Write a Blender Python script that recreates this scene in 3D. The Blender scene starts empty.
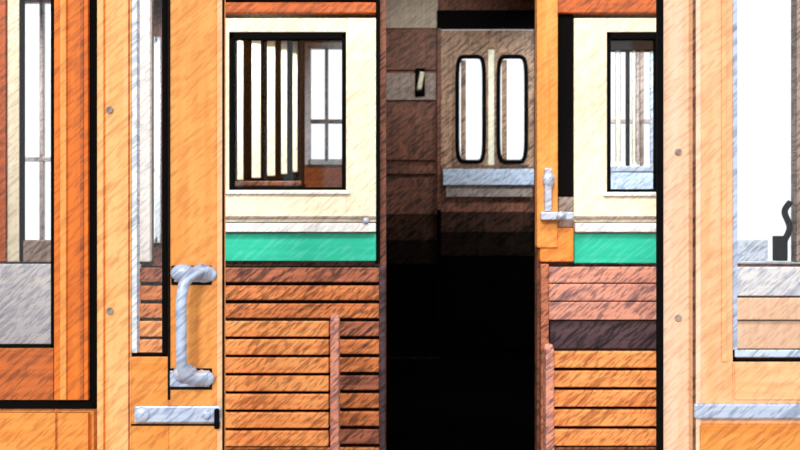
import bpy, bmesh, math, random
from mathutils import Vector, Matrix
random.seed(4)
sc = bpy.context.scene
sc.view_settings.view_transform = 'Standard'
sc.view_settings.look = 'None'
D = 1.96; EYE = 1.6; F = 50/36*800
def X(px, y=0.0): return (px-400)*(D+y)/F
def Z(py, y=0.0): return EYE-(py-225)*(D+y)/F
def lin(c):
    return tuple(((v/255)/12.92 if v/255 <= .04045 else ((v/255+.055)/1.055)**2.4) for v in c)+(1,)

def mat(name, c1, c2=None, c3=None, grain='z', rough=.5, metal=0, hatch=.5, gstr=.6, bump=.15, fine=None, spec=.3):
    m = bpy.data.materials.new(name); m.use_nodes = True
    nt = m.node_tree; N = nt.nodes; L = nt.links
    bs = N['Principled BSDF']; bs.inputs['Roughness'].default_value = rough; bs.inputs['Metallic'].default_value = metal
    bs.inputs['Specular IOR Level'].default_value = spec
    if c2 is None:
        bs.inputs['Base Color'].default_value = lin(c1); return m
    c3 = c3 or c2
    tc = N.new('ShaderNodeTexCoord')
    def noise(rot, scale, detail=3):
        mp = N.new('ShaderNodeMapping')
        r = N.new('ShaderNodeMapping'); r.inputs['Rotation'].default_value = rot
        L.new(tc.outputs['Object'], r.inputs['Vector'])
        mp.inputs['Scale'].default_value = scale
        L.new(r.outputs['Vector'], mp.inputs['Vector'])
        n = N.new('ShaderNodeTexNoise'); n.inputs['Scale'].default_value = 1; n.inputs['Detail'].default_value = detail
        L.new(mp.outputs['Vector'], n.inputs['Vector']); return n
    g = noise((0, 0, 0), (70, 70, 3.5) if grain == 'z' else (3.5, 70, 90))
    h = noise((0, math.radians(38), 0), (16, 16, 110), 2)
    h2 = noise((0, math.radians(44), 0), (34, 20, 210), 1)
    b = noise((0, 0, 0), (7, 7, 7), 3)
    def ramp(src, a, bb):
        r = N.new('ShaderNodeMapRange'); r.inputs['From Min'].default_value = a; r.inputs['From Max'].default_value = bb
        L.new(src.outputs['Fac'], r.inputs['Value']); return r
    gr = ramp(g, .42, .68); hr = ramp(h, .50, .64); br = ramp(b, .45, .65); h2r = ramp(h2, .54, .62)
    def mix(fac, s, A, B):
        mu = N.new('ShaderNodeMath'); mu.operation = 'MULTIPLY'; mu.inputs[1].default_value = s; L.new(fac.outputs['Result'], mu.inputs[0])
        x = N.new('ShaderNodeMix'); x.data_type = 'RGBA'; L.new(mu.outputs[0], x.inputs[0])
        for i, v in ((6, A), (7, B)):
            if isinstance(v, tuple): x.inputs[i].default_value = v
            else: L.new(v.outputs[2], x.inputs[i])
        return x
    x1 = mix(br, .55, lin(c1), tuple((a+bv)/2 for a, bv in zip(lin(c1), lin(c2))))
    x2 = mix(gr, gstr, x1, lin(c2))
    x3 = mix(hr, hatch, x2, lin(c3))
    x4 = mix(h2r, (hatch*.9 if fine is None else fine), x3, lin(tuple(v*.86 for v in c3)))
    L.new(x4.outputs[2], bs.inputs['Base Color'])
    bp = N.new('ShaderNodeBump'); bp.inputs['Strength'].default_value = bump; bp.inputs['Distance'].default_value = .002
    L.new(g.outputs['Fac'], bp.inputs['Height']); L.new(bp.outputs['Normal'], bs.inputs['Normal'])
    return m

ORG = mat('orange_varnish', (248, 170, 90), (236, 142, 58), (210, 122, 56), rough=.5, hatch=.4)
ORGL = mat('highlight_orange_varnish', (252, 196, 130), (246, 172, 96), (222, 136, 70), rough=.5, hatch=.4)  # paler orange, a highlight painted into the varnish colour
ORGH = mat('orange_varnish_rail', (246, 162, 80), (234, 136, 50), (202, 108, 46), grain='x', rough=.5, hatch=.45)
DORG = mat('deep_orange_varnish', (240, 132, 44), (212, 98, 28), (182, 88, 35), rough=.5, hatch=.45)
BORG = mat('brown_orange_rail', (214, 112, 52), (164, 80, 40), (116, 58, 36), grain='x', rough=.5, hatch=.55)
PEACH = mat('overlit_varnish', (250, 202, 158), (246, 178, 118), (226, 152, 104), rough=.5, hatch=.35)  # overexposed light on the right side, put into the base colour
PALE = mat('overlit_pale_varnish', (252, 222, 194), (248, 200, 158), (232, 168, 128), rough=.5, hatch=.35)  # palest step of the painted overexposure
PEACHH = mat('overlit_rail', (250, 198, 146), (246, 170, 104), (226, 150, 100), grain='x', rough=.5, hatch=.35)  # same painted overexposure, with horizontal grain
CREAM = mat('cream_paint', (255, 254, 232), (248, 240, 200), (210, 200, 166), rough=.5, hatch=.35, gstr=.35)
WHITE = mat('white_paint', (252, 253, 254), (232, 236, 242), (180, 190, 205), rough=.5, hatch=.4, gstr=.3)
GREEN = mat('green_paint', (46, 208, 176), (30, 188, 156), (100, 224, 204), grain='x', rough=.4, hatch=.4, fine=.1)
SLAT = mat('slat_wood', (255, 182, 112), (242, 136, 74), (146, 76, 42), grain='x', rough=.45, hatch=.6)
SLATD = mat('shaded_slat_wood', (208, 130, 98), (132, 76, 60), (58, 38, 38), grain='x', rough=.5, hatch=.75)  # darker copy of the slat wood, shade painted into the colour
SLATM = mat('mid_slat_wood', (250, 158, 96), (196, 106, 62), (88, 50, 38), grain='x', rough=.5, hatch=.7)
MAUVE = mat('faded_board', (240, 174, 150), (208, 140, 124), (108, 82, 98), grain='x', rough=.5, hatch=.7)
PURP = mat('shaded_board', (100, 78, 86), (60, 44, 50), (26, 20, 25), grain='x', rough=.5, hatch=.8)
BROWN = mat('brown_panel', (150, 96, 74), (92, 54, 42), (40, 28, 24), rough=.5, hatch=.8)
DKBR = mat('shade_brown_panel', (76, 50, 38), (44, 29, 22), (14, 10, 8), rough=.7, hatch=.9, spec=.1)  # first step of the painted fade into shade
VDBR = mat('deep_shade_panel', (36, 24, 18), (20, 14, 10), (6, 5, 4), rough=.9, hatch=.9, spec=.05)  # second step of the painted fade into shade
BLKBR = mat('shade_black_panel', (8, 6, 5), (5, 4, 4), (3, 3, 3), rough=1, hatch=.5, spec=0)  # near-black end of the fade, shade painted as colour
GREYB = mat('grey_panel', (180, 164, 156), (132, 118, 110), (70, 60, 56), rough=.5, hatch=.6)
TAN = mat('tan_door', (196, 160, 130), (134, 98, 74), (64, 46, 38), rough=.45, hatch=.75)
DARK = mat('dark_wood', (30, 22, 18), (18, 13, 11), (9, 7, 7), rough=.8, hatch=.5, spec=.1)
BLACK = mat('black_gasket', (8, 7, 8), rough=.9, spec=.1)
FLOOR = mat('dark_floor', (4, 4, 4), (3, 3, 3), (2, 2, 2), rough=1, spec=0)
SILV = mat('silver_paint', (208, 220, 242), (176, 192, 224), (108, 122, 160), grain='x', rough=.35, metal=.25, hatch=.5)
PBLUE = mat('pale_blue_paint', (216, 232, 250), (184, 204, 232), (112, 126, 158), grain='x', rough=.4, hatch=.6)
LBLUE = mat('lit_blue_white', (246, 250, 255), (216, 230, 250), (150, 166, 200), grain='x', rough=.4, hatch=.5)  # whiter blue, brightness painted in instead of more light
GROUND = mat('pavement', (150, 146, 140), (130, 126, 120), (110, 106, 100), rough=.9)
CEIL = mat('ceiling_paint', (215, 205, 190), (190, 180, 165), (160, 150, 140), rough=.7)
GLASS = bpy.data.materials.new('window_glass'); GLASS.use_nodes = True
nt = GLASS.node_tree; nt.nodes.clear()
o = nt.nodes.new('ShaderNodeOutputMaterial'); mx = nt.nodes.new('ShaderNodeMixShader'); t = nt.nodes.new('ShaderNodeBsdfTransparent'); g = nt.nodes.new('ShaderNodeBsdfGlossy')
g.inputs['Roughness'].default_value = .05; t.inputs['Color'].default_value = (.99, .995, 1, 1); mx.inputs[0].default_value = .025
nt.links.new(t.outputs[0], mx.inputs[1]); nt.links.new(g.outputs[0], mx.inputs[2]); nt.links.new(mx.outputs[0], o.inputs[0])

class B:
    def __init__(s, name): s.name = name; s.bm = bmesh.new(); s.mats = []
    def mi(s, m):
        if m not in s.mats: s.mats.append(m)
        return s.mats.index(m)
    def box(s, x0, x1, y0, y1, z0, z1, m, rot=None):
        if x0 > x1: x0, x1 = x1, x0
        if z0 > z1: z0, z1 = z1, z0
        vs = [s.bm.verts.new((x, y, z)) for x in (x0, x1) for y in (y0, y1) for z in (z0, z1)]
        if rot:
            c = Vector(((x0+x1)/2, (y0+y1)/2, (z0+z1)/2))
            M = Matrix.Rotation(rot[0], 4, rot[1])
            for v in vs: v.co = M @ (v.co-c)+c
        k = s.mi(m)
        for f in ((0,1,3,2),(4,6,7,5),(0,4,5,1),(2,3,7,6),(0,2,6,4),(1,5,7,3)):
            fc = s.bm.faces.new([vs[i] for i in f]); fc.material_index = k
    def pbox(s, a, b, t, bt, y0, y1, m, **k):
        s.box(X(a, y0), X(b, y0), y0, y1, Z(bt, y0), Z(t, y0), m, **k)
    def cyl(s, p0, p1, r, m, n=16, r2=None):
        p0 = Vector(p0); p1 = Vector(p1); d = p1-p0
        q = d.to_track_quat('Z', 'Y').to_matrix().to_4x4()
        ret = bmesh.ops.create_cone(s.bm, cap_ends=True, segments=n, radius1=r, radius2=r if r2 is None else r2, depth=d.length, matrix=Matrix.Translation((p0+p1)/2) @ q)
        k = s.mi(m)
        for f in {f for v in ret['verts'] for f in v.link_faces}: f.material_index = k; f.smooth = len(f.verts) == 4
    def sph(s, c, r, m, sc=(1,1,1)):
        ret = bmesh.ops.create_uvsphere(s.bm, u_segments=16, v_segments=10, radius=r, matrix=Matrix.Translation(c) @ Matrix.Diagonal((*sc, 1)))
        k = s.mi(m)
        for f in {f for v in ret['verts'] for f in v.link_faces}: f.material_index = k; f.smooth = True
    def tube(s, pts, r, m, n=12, flat=1.0):
        P = [Vector(p) for p in pts]
        Q = []
        for i in range(len(P)-1):
            a = P[max(i-1,0)]; b = P[i]; c = P[i+1]; d = P[min(i+2,len(P)-1)]
            for j in range(8):
                u = j/8; Q.append(.5*((2*b)+(c-a)*u+(2*a-5*b+4*c-d)*u*u+(-a+3*b-3*c+d)*u**3))
        Q.append(P[-1]); rings = []; k = s.mi(m)
        for i, p in enumerate(Q):
            tn = (Q[min(i+1,len(Q)-1)]-Q[max(i-1,0)]).normalized()
            up = Vector((0,1,0)) if abs(tn.y) < .9 else Vector((1,0,0))
            a = tn.cross(up).normalized(); b = tn.cross(a)
            rr = r(i/(len(Q)-1)) if callable(r) else r
            rings.append([s.bm.verts.new(p+rr*(math.cos(t*2*math.pi/n)*a+flat*math.sin(t*2*math.pi/n)*b)) for t in range(n)])
        for i in range(len(rings)-1):
            for j in range(n):
                f = s.bm.faces.new((rings[i][j], rings[i][(j+1)%n], rings[i+1][(j+1)%n], rings[i+1][j])); f.material_index = k; f.smooth = True
        for rg in (rings[0], rings[-1]):
            f = s.bm.faces.new(rg); f.material_index = k
    def holed(s, x0, x1, z0, z1, y0, y1, holes, m):
        xs = sorted({x0, x1, *[v for h in holes for v in h[:2]]}); xs = [x for x in xs if x0 <= x <= x1]
        for a, b in zip(xs, xs[1:]):
            c = (a+b)/2; cuts = sorted([(h[2], h[3]) for h in holes if h[0] < c < h[1]]); z = z0
            for p, q in cuts:
                if p > z: s.box(a, b, y0, y1, z, p, m)
                z = max(z, q)
            if z < z1: s.box(a, b, y0, y1, z, z1, m)
    def rounded_frame(s, x0, x1, z0, z1, ix0, ix1, iz0, iz1, y0, y1, m, n=7.0, seg=72):
        cx, cz = (ix0+ix1)/2, (iz0+iz1)/2; a, b = (ix1-ix0)/2, (iz1-iz0)/2
        inn, out = [], []
        for i in range(seg):
            t = 2*math.pi*i/seg; c, sn = math.cos(t), math.sin(t)
            dx = a*math.copysign(abs(c)**(2/n), c); dz = b*math.copysign(abs(sn)**(2/n), sn)
            inn.append((cx+dx, cz+dz)); k = 1e9
            if dx > 1e-9: k = min(k, (x1-cx)/dx)
            if dx < -1e-9: k = min(k, (x0-cx)/dx)
            if dz > 1e-9: k = min(k, (z1-cz)/dz)
            if dz < -1e-9: k = min(k, (z0-cz)/dz)
            out.append((cx+dx*k, cz+dz*k))
        for c in ((x0,z0),(x0,z1),(x1,z0),(x1,z1)):
            j = min(range(seg), key=lambda i: (out[i][0]-c[0])**2+(out[i][1]-c[1])**2); out[j] = c
        V = lambda L, y: [s.bm.verts.new((p[0], y, p[1])) for p in L]
        A, Bq, C, Dq = V(inn, y0), V(out, y0), V(inn, y1), V(out, y1); k = s.mi(m)
        for i in range(seg):
            j = (i+1) % seg
            for q in ((A[i],A[j],Bq[j],Bq[i]),(C[i],Dq[i],Dq[j],C[j]),(A[i],C[i],C[j],A[j]),(Bq[i],Bq[j],Dq[j],Dq[i])):
                f = s.bm.faces.new(q); f.material_index = k
    def done(s, bevel=.004):
        bmesh.ops.recalc_face_normals(s.bm, faces=s.bm.faces)
        me = bpy.data.meshes.new(s.name); s.bm.to_mesh(me); s.bm.free()
        for m in s.mats: me.materials.append(m)
        ob = bpy.data.objects.new(s.name, me); sc.collection.objects.link(ob)
        if bevel:
            md = ob.modifiers.new('bevel', 'BEVEL'); md.width = bevel; md.segments = 2; md.limit_method = 'ANGLE'; md.angle_limit = math.radians(50)
        return ob
def parent(name, kids):
    e = bpy.data.objects.new(name, None); sc.collection.objects.link(e)
    for k in kids: k.parent = e
    return e

TOP = 2.75; W = 2.35
# ---------------- street and tram shell
b = B('ground'); b.box(-12, 12, -8, 12, -.1, 0, GROUND); b.done(0)
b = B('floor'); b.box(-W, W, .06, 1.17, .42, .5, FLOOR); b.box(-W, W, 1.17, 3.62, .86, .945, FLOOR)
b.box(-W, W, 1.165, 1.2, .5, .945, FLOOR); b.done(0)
b = B('ceiling'); b.box(-W-.05, W+.05, -.1, 3.65, TOP, TOP+.08, CEIL); b.done(0)
for nm, x in (('wall_left', -W), ('wall_right', W-.04)):
    b = B(nm); b.box(x, x+.04, .06, 3.6, .42, TOP, BROWN); b.done(0)

# ---------------- front body side
b = B('wall_front')
b.holed(-W, X(94), .3, TOP, .0, .05, [(X(-150), X(54), Z(348), 2.5)], ORG)
b.box(-W, X(90), -.012, .0, .3, Z(412), ORGH)
b.box(X(661), X(693), .0, .02, .3, TOP, PALE)
b.box(X(675), X(693), .02, .06, .3, TOP, PALE)
b.box(X(90), X(661), .0, .05, 2.45, TOP, ORGH)
b.box(X(656.5), X(662.5), -.008, .004, .3, TOP, BLACK)
b.holed(X(1000), W, .3, TOP, .0, .05, [], PEACH)
b.box(X(90), X(700), .0, .05, .3, .5, ORGH)
b.pbox(54, 88, -300, 400, -.018, .0, DORG); b.pbox(60, 66, -300, 400, -.024, -.018, ORG); b.pbox(80, 83, -300, 400, -.021, -.018, BORG)
b.pbox(-160, 53.5, 349, 400, -.014, 0, BORG); b.pbox(-160, 93, 401, 409, -.01, 0, BLACK); b.pbox(89, 96, -300, 409, -.008, 0, BLACK)
b.pbox(55, 57, 409, 560, -.014, -.012, BORG)
b.done()

def glazed(name, a, c, t, bt, y, edge=BLACK):
    b = B(name); x0, x1, z0, z1 = X(a,y), X(c,y), Z(bt,y), Z(t,y)
    b.box(x0, x1, y+.012, y+.016, z0, z1, GLASS)
    e = .006
    for q in ((x0, x0+e, z0, z1), (x1-e, x1, z0, z1), (x0, x1, z0, z0+e), (x0, x1, z1-e, z1)): b.box(q[0], q[1], y, y+.012, q[2], q[3], edge)
    return b
b = glazed('window_1', -150, 54, -290, 348, .0); b.done(.001)

# ---------------- sliding door leaf left
y = -.03
b = B('leaf')
b.pbox(97, 131, -300, 560, y, .0, ORGL)
b.pbox(169, 223, -300, 560, y, .0, ORG)
b.pbox(131, 169, 357, 560, y, .0, ORGH)
b.pbox(131, 169, -300, -260, y, .0, ORGH)
b.pbox(103, 105, -300, 560, y-.002, y+.001, DORG)
b.pbox(167.5, 170, -300, 400, y-.003, y+.001, DARK)
b.pbox(128, 129.5, -300, 560, y-.002, y+.001, BORG)
b.pbox(131, 222, 424, 426, y-.002, y+.001, DARK)
b.pbox(217, 223, -300, 560, y-.004, y+.001, PEACH)
b.pbox(222, 224, -300, 560, y-.005, y+.001, DARK)
b.pbox(131, 137, -260, 353, y+.004, -.004, LBLUE)
leaf = b.done(.003)
b = B('pane'); b.box(X(131), X(169), -.012, -.008, Z(357), Z(-260), GLASS); b.box(X(164.5), X(169.5), -.022, -.004, Z(357), Z(-260), BLACK); b.box(X(131), X(169), -.022, -.004, Z(357), Z(352), BLACK); pane = b.done(.001)
b = B('grab_handle')
yf = -.03
def hp(px, py, d): return (X(px, yf), yf-d, Z(py, yf))
b.tube([hp(206, 272, .006), hp(199, 272, .03), hp(190, 281, .045), hp(187, 300, .05), hp(187, 325, .05), hp(187, 350, .05), hp(188, 366, .045), hp(194, 376, .03), hp(203, 377, .006)],
       lambda t: .0095+.005*abs(2*t-1)**3, SILV)
b.sph(hp(205, 274, .004), .02, SILV, (1.1, .35, .75)); b.sph(hp(184, 273, .008), .02, SILV, (1.1, .5, .8))
b.sph(hp(186, 373, .006), .022, SILV, (1.0, .5, .8)); b.sph(hp(204, 378, .006), .018, SILV, (1.1, .5, .8))
b.box(X(178), X(213), yf-.006, yf, Z(281), Z(267), SILV)
b.box(X(174), X(213), yf-.006, yf, Z(384), Z(368), SILV)
b.box(X(172), X(215), yf-.003, yf, Z(387), Z(366), DARK); b.box(X(175), X(215), yf-.003, yf, Z(284), Z(265), DARK)
handle = b.done(.003)
b = B('latch_plate'); b.pbox(134, 221, 406, 423, yf-.008, yf, SILV); b.sph(hp(143, 414, .008), .014, SILV, (1, .5, 1)); b.sph(hp(207, 414, .008), .008, SILV, (1, .5, 1))
b.box(X(218), X(223), yf-.014, yf, Z(425), Z(405), BLACK); latch = b.done(.003)
b = B('screws')
for p in ((110, 110), (110, 311), (110, -120)):
    b.cyl(hp(*p, 0), hp(*p, .004), .006, GREYB)
scr = b.done(.001)
parent('door_1', [leaf, pane, handle, latch, scr])

# ---------------- right leaf
b = B('leaf'); y = -.03
b.holed(X(693, y), X(1000, y), .45, 2.6, y, 0, [(X(733, y), X(930, y), Z(362, y), 2.45)], PEACH)
b.pbox(693, 695.5, -300, 560, y-.004, y, BROWN)
b.pbox(696, 701, -300, 560, y-.006, y, PALE)
b.pbox(722, 727, -300, 362, y-.004, y, PEACHH)
b.pbox(735, 930, 366, 400, y-.003, y, PEACHH)
leaf = b.done(.003)
b = glazed('pane', 733, 930, -300, 362, -.025); b.pbox(733, 737.5, -300, 350, -.028, -.022, SILV); b.pbox(735, 930, 350, 357, -.028, -.022, PBLUE); pane = b.done(.001)
b = B('kick_rail'); b.pbox(695, 1000, 404, 419, -.042, -.03, SILV); kr = b.done(.003)
b = B('rail_below'); b.pbox(698, 1000, 424, 560, -.036, -.03, ORGH); rb = b.done(.003)
parent('door_2', [leaf, pane, kr, rb])
b = B('post_screws')
for p in ((678, 152), (678, 318), (678, -60)): b.cyl((X(p[0]), 0, Z(p[1])), (X(p[0]), -.004, Z(p[1])), .006, GREYB)
b.done(.001)

# ---------------- bulkhead
yb = 1.2
xa = lambda p: X(p, yb); zb = lambda p: Z(p, yb)
b = B('wall_bulkhead')
H = [(xa(386), xa(537), .945, 2.6), (xa(198), xa(376), zb(262), zb(14)), (xa(150), xa(196), zb(262), zb(-120)), (xa(19), xa(134), zb(262), zb(-120)), (xa(-120), xa(3), zb(262), zb(-120)),
     (xa(574), xa(690), zb(264), zb(14)), (xa(700), xa(850), zb(264), zb(-120))]
b.holed(-W+.04, W-.04, .5, TOP, yb, yb+.05, H, BROWN)
b.done(0)
b = B('bulkhead_trim')
b.pbox(136, 150, -140, 262, yb-.03, yb, WHITE)
b.pbox(7, 19, -140, 262, yb-.03, yb, CREAM); b.pbox(-4, 5, -140, 262, yb-.03, yb, BORG)
b.pbox(19, 22, -140, 262, yb-.03, yb, BLACK)
b.pbox(376, 380, -40, 264, yb-.02, yb, BLACK)
b.pbox(224, 378, -12, 1, yb-.02, yb, BLACK); b.pbox(200, 376, 2, 13, yb-.03, yb, BORG)
b.pbox(-100, 140, 264, 345, yb-.03, yb, LBLUE)  # panel brightened by its own colour where it sits in shade
b.pbox(-100, 134, 240, 262, yb-.02, yb, GREYB)
b.pbox(537, 558, -140, 248, yb-.05, yb, ORG)
b.pbox(558, 574, 14, 196, yb-.012, yb, BLACK); b.pbox(558, 574, 197, 228, yb-.012, yb, GREYB)
b.pbox(540, 574, 228, 262, yb-.045, yb, ORGH)
b.pbox(555, 700, -8, 13, yb-.03, yb, BORG)
b.pbox(690, 702, -140, 262, yb-.03, yb, WHITE)
b.done(.004)
b = B('door_catch')
q = yb-.055
b.pbox(545, 552, 168, 212, q-.02, q+.005, SILV); b.pbox(541, 574, 212, 220, q-.02, q+.005, SILV); b.sph((X(548,q), q-.012, Z(180,q)), .022, SILV, (.8, .6, 1.1)); b.sph((X(560,q), q-.02, Z(216,q)), .014, SILV); b.done(.003)

def creamwin(name, a, c, t, bt, ia, ic, it, ib, gb):
    y = yb-.02
    b = B(name); ax, cx = X(a, y), X(c, y)
    b.holed(ax, cx, Z(bt, y), Z(t, y), y, y+.045, [(X(ia, y), X(ic, y), Z(ib, y), Z(it, y))], CREAM)
    b.box(X(ia,y)-.012, X(ic,y)+.012, y-.008, y, Z(ib,y)-.012, Z(ib,y)-.002, WHITE)
    e = .012; x0, x1, z0, z1 = X(ia,y), X(ic,y), Z(ib,y), Z(it,y)
    for q in ((x0-.004, x0+e, z0, z1), (x1-e, x1+.004, z0, z1), (x0, x1, z0-.003, z0+e*.7), (x0, x1, z1-e*1.6, z1+.004)): b.box(q[0], q[1], y+.005, y+.035, q[2], q[3], BLACK)
    b.box(x0, x1, y+.02, y+.024, z0, z1, GLASS)
    b.box(ax, cx, y-.012, y, Z(219, y), Z(216, y), GREYB)
    b.box(ax, cx, y-.02, y+.04, Z(232, y), Z(223, y), WHITE)
    b.box(ax, cx, y-.004, y+.04, Z(gb, y), Z(233, y), GREEN)
    return b
b = creamwin('window_2', 198, 376, 18, 222, 229, 346, 32, 190, 261)
yy = yb-.03
b.sph((X(366,yy), yy-.008, Z(221,yy)), .01, SILV); b.done(.003)
b = creamwin('window_3', 574, 690, 18, 222, 607, 660, 32, 192, 263); b.done(.003)
b = B('window_4'); y = yb+.01; b.box(X(702,y), X(848,y), y, y+.004, Z(262,y), Z(-120,y), GLASS)
b.pbox(702, 768, 240, 261, yb-.01, yb+.03, PBLUE)
b.tube([(X(781,yb), yb-.03, Z(256,yb)), (X(779,yb), yb-.03, Z(245,yb)), (X(786,yb), yb-.03, Z(228,yb)), (X(781,yb), yb-.03, Z(212,yb)), (X(787,yb), yb-.03, Z(202,yb))], .009, BLACK)
b.pbox(777, 788, 236, 261, yb-.04, yb, BLACK); b.pbox(797, 806, -140, 262, yb-.03, yb+.02, GREYB); b.done(.002)

def slats(b, a, c, t, bt, y, n, m, gap=.28, lean=0, th=.022, back=True):
    x0, x1, z0, z1 = X(a,y), X(c,y), Z(bt,y), Z(t,y); p = (z1-z0)/n
    for i in range(n):
        zz = z1-(i+1)*p
        mm = m[i % len(m)] if isinstance(m, list) else m
        off = lean*(zz-z1)
        b.box(x0, x1, y+off, y+th+off, zz+p*gap/2, zz+p*(1-gap/2), mm)
    if back: b.box(x0, x1, y+th, y+th+.006, z0, z1, DARK)
b = B('slatted_dado'); y = yb-.04
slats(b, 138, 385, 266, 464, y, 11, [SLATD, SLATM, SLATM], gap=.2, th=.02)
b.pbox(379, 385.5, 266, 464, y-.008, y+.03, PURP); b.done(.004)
b = B('slatted_dado')
b.pbox(541, 690, 267, 283, y, y+.03, MAUVE); b.pbox(541, 690, 284, 301, y, y+.03, MAUVE); b.pbox(541, 690, 302, 320, y, y+.03, MAUVE)
b.pbox(692, 870, 267, 296, y, y+.03, LBLUE); b.pbox(692, 870, 298, 320, y, y+.03, PALE)  # board colours painted paler where little light reaches
b.pbox(550, 690, 321, 349, y+.01, y+.03, PURP); b.pbox(690, 870, 321, 349, y+.01, y+.03, PALE)
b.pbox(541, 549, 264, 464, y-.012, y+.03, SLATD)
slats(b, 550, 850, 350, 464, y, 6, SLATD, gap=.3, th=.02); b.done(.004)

# ---------------- benches
def bench(name, a, c, top, ends):
    b = B(name); y = .92
    slats(b, a, c, top, 446, y, 7 if top < 330 else 5, SLAT, gap=.16, lean=.08)
    x0, x1 = X(a,y), X(c,y)
    zt = Z(top,y)
    for e in ends:
        b.box(e-.011, e+.011, y-.02, y+.035, .5, zt+.004, MAUVE)
        b.sph((e, y+.005, zt+.004), .013, MAUVE)
        b.box(e-.014, e+.014, y-.38, y-.34, .5, .93, DORG)
        b.box(e-.014, e+.014, y-.38, y, .90, .93, DORG)
    for i in range(6): b.box(x0, x1, y-.39+i*.062, y-.39+i*.062+.05, .93, .95, SLAT)
    b.box(x0, x1, y-.37, y-.345, .86, .92, DORG)
    b.done(.004)
bench('slatted_bench', 120, 329, 320, [X(335,.92), X(112,.92)])
bench('slatted_bench', 553, 700, 350, [X(549,.92), X(705,.92)])

# ---------------- far side wall
yf = 3.5
xf = lambda p: X(p, yf); zf = lambda p: Z(p, yf)
wins = [(-60, 62, 0, 245), (140, 158, 40, 240), (308, 345, 46, 162), (600, 656, 40, 165), (690, 845, -60, 264)]
b = B('wall_back')
hs = [(xf(a), xf(c), zf(d), zf(t)) for a, c, t, d in wins]+[(xf(440), xf(536), .945, zf(24))]
b.holed(-W+.04, W-.04, .945, TOP, yf, yf+.05, hs, BROWN); b.done(0)
for i, (a, c, t, d) in enumerate(wins):
    b = B('window_%d' % (6+i)); x0, x1, z0, z1 = xf(a), xf(c), zf(d), zf(t); e = .014; y = yf-.012
    for q in ((x0-e, x0+e, z0-e, z1+e), (x1-e, x1+e, z0-e, z1+e), (x0, x1, z0-e, z0+e), (x0, x1, z1-e, z1+e)): b.box(q[0], q[1], y, yf+.03, q[2], q[3], WHITE)
    if i < 4:
        n = max(1, round((x1-x0)/.1))
        for k in range(1, n): xx = x0+(x1-x0)*k/n; b.box(xx-.008, xx+.008, y, yf+.03, z0, z1, GREYB)
        zz = z0+(z1-z0)*.35; b.box(x0, x1, y+.004, yf+.03, zz-.01, zz+.01, GREYB)
    b.box(x0, x1, yf+.02, yf+.024, z0, z1, GLASS); b.done(.002)
b = B('wall_panelling')
y = yf-.02
b.pbox(380, 438, -30, 28, y, yf, CEIL)
b.pbox(384, 436, 32, 70, y, yf, BROWN); b.pbox(384, 436, 73, 100, y, yf, GREYB); b.pbox(384, 436, 103, 160, y, yf, BROWN); b.pbox(384, 436, 166, 174, y-.01, yf, BROWN)
b.pbox(370, 440, 178, 214, y, yf, BROWN); b.pbox(370, 440, 214, 240, y, yf, DKBR); b.pbox(370, 440, 240, 264, y, yf, VDBR)  # light falloff painted in steps, darker going down
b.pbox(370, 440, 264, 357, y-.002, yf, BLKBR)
b.pbox(210, 299, 20, 200, y, yf, BLKBR); b.pbox(302, 348, 168, 200, y, yf, BORG)  # near-black part paints the dark behind the guard bars
b.pbox(604, 660, 168, 200, y, yf, PBLUE)
b.done(.002)
b = B('coat_hook'); b.cyl((X(420,y), y, Z(82,y)), (X(420,y), y-.05, Z(82,y)), .01, BLACK); b.pbox(415, 425, 68, 96, y-.012, y, BLACK); b.tube([(X(420,y), y-.05, Z(84,y)), (X(419,y), y-.07, Z(90,y)), (X(422,y), y-.08, Z(74,y))], .012, CREAM); b.done(.003)

# inner door
y = yf-.03
b = B('leaf_panels')
px = lambda p: X(p, y); pz = lambda p: Z(p, y)
b.rounded_frame(px(441), px(490), pz(168), pz(30), px(457), px(484), pz(162), pz(57), y, y+.05, TAN)
b.rounded_frame(px(490), px(535), pz(168), pz(30), px(498), px(526), pz(162), pz(57), y, y+.05, TAN)
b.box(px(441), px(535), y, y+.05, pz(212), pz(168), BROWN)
b.box(px(441), px(535), y, y+.05, pz(232), pz(212), DKBR)  # stepped panels paint the shade over the lower door
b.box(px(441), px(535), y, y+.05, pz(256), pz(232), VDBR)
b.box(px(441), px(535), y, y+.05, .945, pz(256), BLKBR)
for a, c in ((448, 485), (493, 529)):
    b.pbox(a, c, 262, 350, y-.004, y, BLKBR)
b.pbox(443, 534, 169, 185, y-.03, y, PBLUE); b.pbox(446, 532, 185, 197, y-.018, y, GREYB)
b.pbox(437, 540, 10, 28, y-.02, y+.03, BLACK)
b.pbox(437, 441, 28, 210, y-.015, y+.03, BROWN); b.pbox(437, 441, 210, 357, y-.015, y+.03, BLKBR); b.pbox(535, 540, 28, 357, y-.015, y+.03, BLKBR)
lf = b.done(.003)
b = B('window_mouldings')
for a, c in ((457, 484), (498, 526)):
    b.rounded_frame(px(a-3), px(c+3), pz(165), pz(53), px(a), px(c), pz(162), pz(57), y-.014, y, TAN)
    cx, cz, A, Bz = (px(a)+px(c))/2, (pz(162)+pz(57))/2, (px(c)-px(a))/2, (pz(57)-pz(162))/2
    pts = []
    for i in range(61):
        t = 2*math.pi*i/60; cc, ss = math.cos(t), math.sin(t)
        pts.append((cx+A*math.copysign(abs(cc)**.3, cc), y-.012, cz+Bz*math.copysign(abs(ss)**.3, ss)))
    b.tube(pts, .011, BLACK, n=8)
    b.box(px(a+4), px(a+9), y+.005, y+.015, pz(160), pz(60), TAN)
b.box(px(488), px(494), y-.01, y, pz(165), pz(50), CREAM)
mo = b.done(0)
b = B('glass'); b.box(px(450), px(530), y+.02, y+.024, pz(164), pz(50), GLASS); gl = b.done(0)
parent('door_3', [lf, mo, gl])

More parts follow.
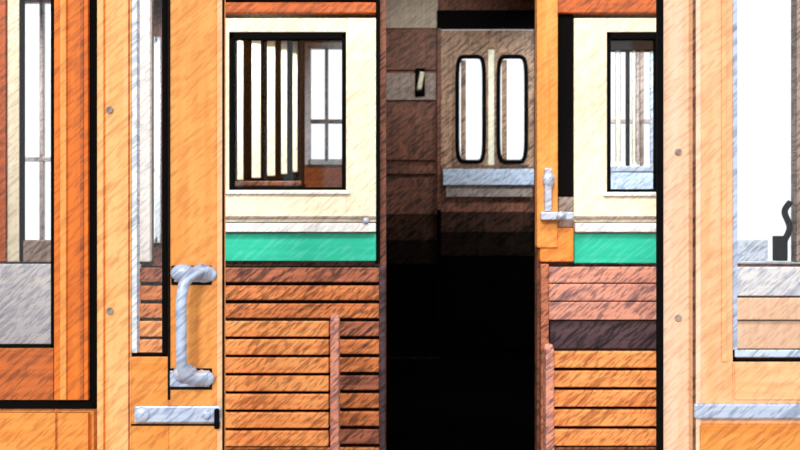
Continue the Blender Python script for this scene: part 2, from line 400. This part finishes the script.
# window guards: upright bars inside the cream windows
yg = 1.75
b = B('window_guard')
for i, (p, w) in enumerate(((240, 6), (256, 9), (271, 8), (284, 6), (295, 5))):
    y = yg+i*.01
    b.pbox(p-w/2, p+w/2, 37+i, 180-i*2, y, y+.012, CREAM)
b.pbox(228, 302, 181, 186, yg-.01, yg+.04, BROWN)
b.pbox(226, 350, 28, 38, yg-.01, yg+.04, DARK)
for q in (230, 302): b.pbox(q-1.5, q+1.5, 30, 186, yg-.01, yg+.03, BLACK)
for q in (230, 302): xx = X(q, yg); b.box(xx-.01, xx+.01, yg, yg+.03, .945, Z(184,yg), DARK)
b.box(X(220,yg+.3), X(299,yg+.3), yg+.24, yg+.26, .945, 2.1, BLKBR)  # added black sheet, paints the dark between the bars
b.done(.003)
b = B('window_guard')
for p, w, m in ((618, 4, CREAM), (628, 4, DARK), (634, 3, CREAM), (642, 4, GREYB), (652, 3, PBLUE), (658, 3, DARK)):
    b.pbox(p-w/2, p+w/2, 40, 168, yg, yg+.012, m)
b.pbox(604, 672, 30, 50, yg-.01, yg+.04, DARK); b.pbox(604, 672, 166, 172, yg-.01, yg+.03, PBLUE)
for q in (606, 670): xx = X(q, yg); b.box(xx-.01, xx+.01, yg, yg+.03, .945, Z(31,yg), DARK)
b.done(.003)

# ---------------- light
w = bpy.data.worlds.new('sky'); sc.world = w; w.use_nodes = True
bg = w.node_tree.nodes['Background']; bg.inputs['Color'].default_value = (.95, .98, 1, 1); bg.inputs['Strength'].default_value = 1.25
def light(name, typ, loc, target, e, size=None, col=(1,1,1), **k):
    l = bpy.data.lights.new(name, typ); l.energy = e; l.color = col
    if typ == 'AREA': l.shape = 'RECTANGLE'; l.size, l.size_y = size
    for a, v in k.items(): setattr(l, a, v)
    ob = bpy.data.objects.new(name, l); sc.collection.objects.link(ob); ob.location = loc
    ob.rotation_euler = (Vector(target)-Vector(loc)).to_track_quat('-Z', 'Y').to_euler(); return ob
light('sun', 'SUN', (-1.2, -5, 4), (0, 0, 1.4), 1.4, col=(1, .95, .86), angle=.15)
light('vestibule_fill', 'AREA', (0, .3, 2.7), (0, 1.2, 1.4), 44, (3.4, .3), (1, .96, .9))  # unseen fill light added to brighten the bulkhead
light('saloon_fill', 'SPOT', (0.2, 2.5, 2.6), (0.15, 3.5, 2.35), 20, col=(1, .93, .85), spot_size=math.radians(62), spot_blend=1.0, shadow_soft_size=.1)  # unseen spot added to lift the upper far wall and door
light('saloon_fill', 'SPOT', (-.45, 1.32, 2.6), (-.52, 1.75, 1.75), 75, col=(1, .95, .88), spot_size=math.radians(60), spot_blend=.6, shadow_soft_size=.06)  # unseen spot added to light the left guard bars
light('saloon_fill', 'SPOT', (.75, 1.32, 2.6), (.78, 1.75, 1.75), 60, col=(.95, .98, 1), spot_size=math.radians(50), spot_blend=.6, shadow_soft_size=.06)  # unseen spot added to light the right guard bars
light('saloon_fill', 'AREA', (1.3, 2.9, 2.68), (1.3, 3.5, 1.8), 14, (1.4, .2), (.92, .97, 1), spread=math.radians(100))  # unseen fill added for the right part of the far wall
light('saloon_fill', 'AREA', (-1.5, 2.9, 2.68), (-1.5, 3.5, 1.8), 12, (1.2, .2), (.92, .97, 1), spread=math.radians(100))  # unseen fill added for the left part of the far wall

cam = bpy.data.cameras.new('camera'); cam.lens = 50; cam.sensor_width = 36; co = bpy.data.objects.new('camera', cam); sc.collection.objects.link(co)
co.location = (0, -D, EYE); co.rotation_euler = (math.radians(90), 0, 0); sc.camera = co
cam.dof.use_dof = True; cam.dof.focus_distance = 2.2; cam.dof.aperture_fstop = 8
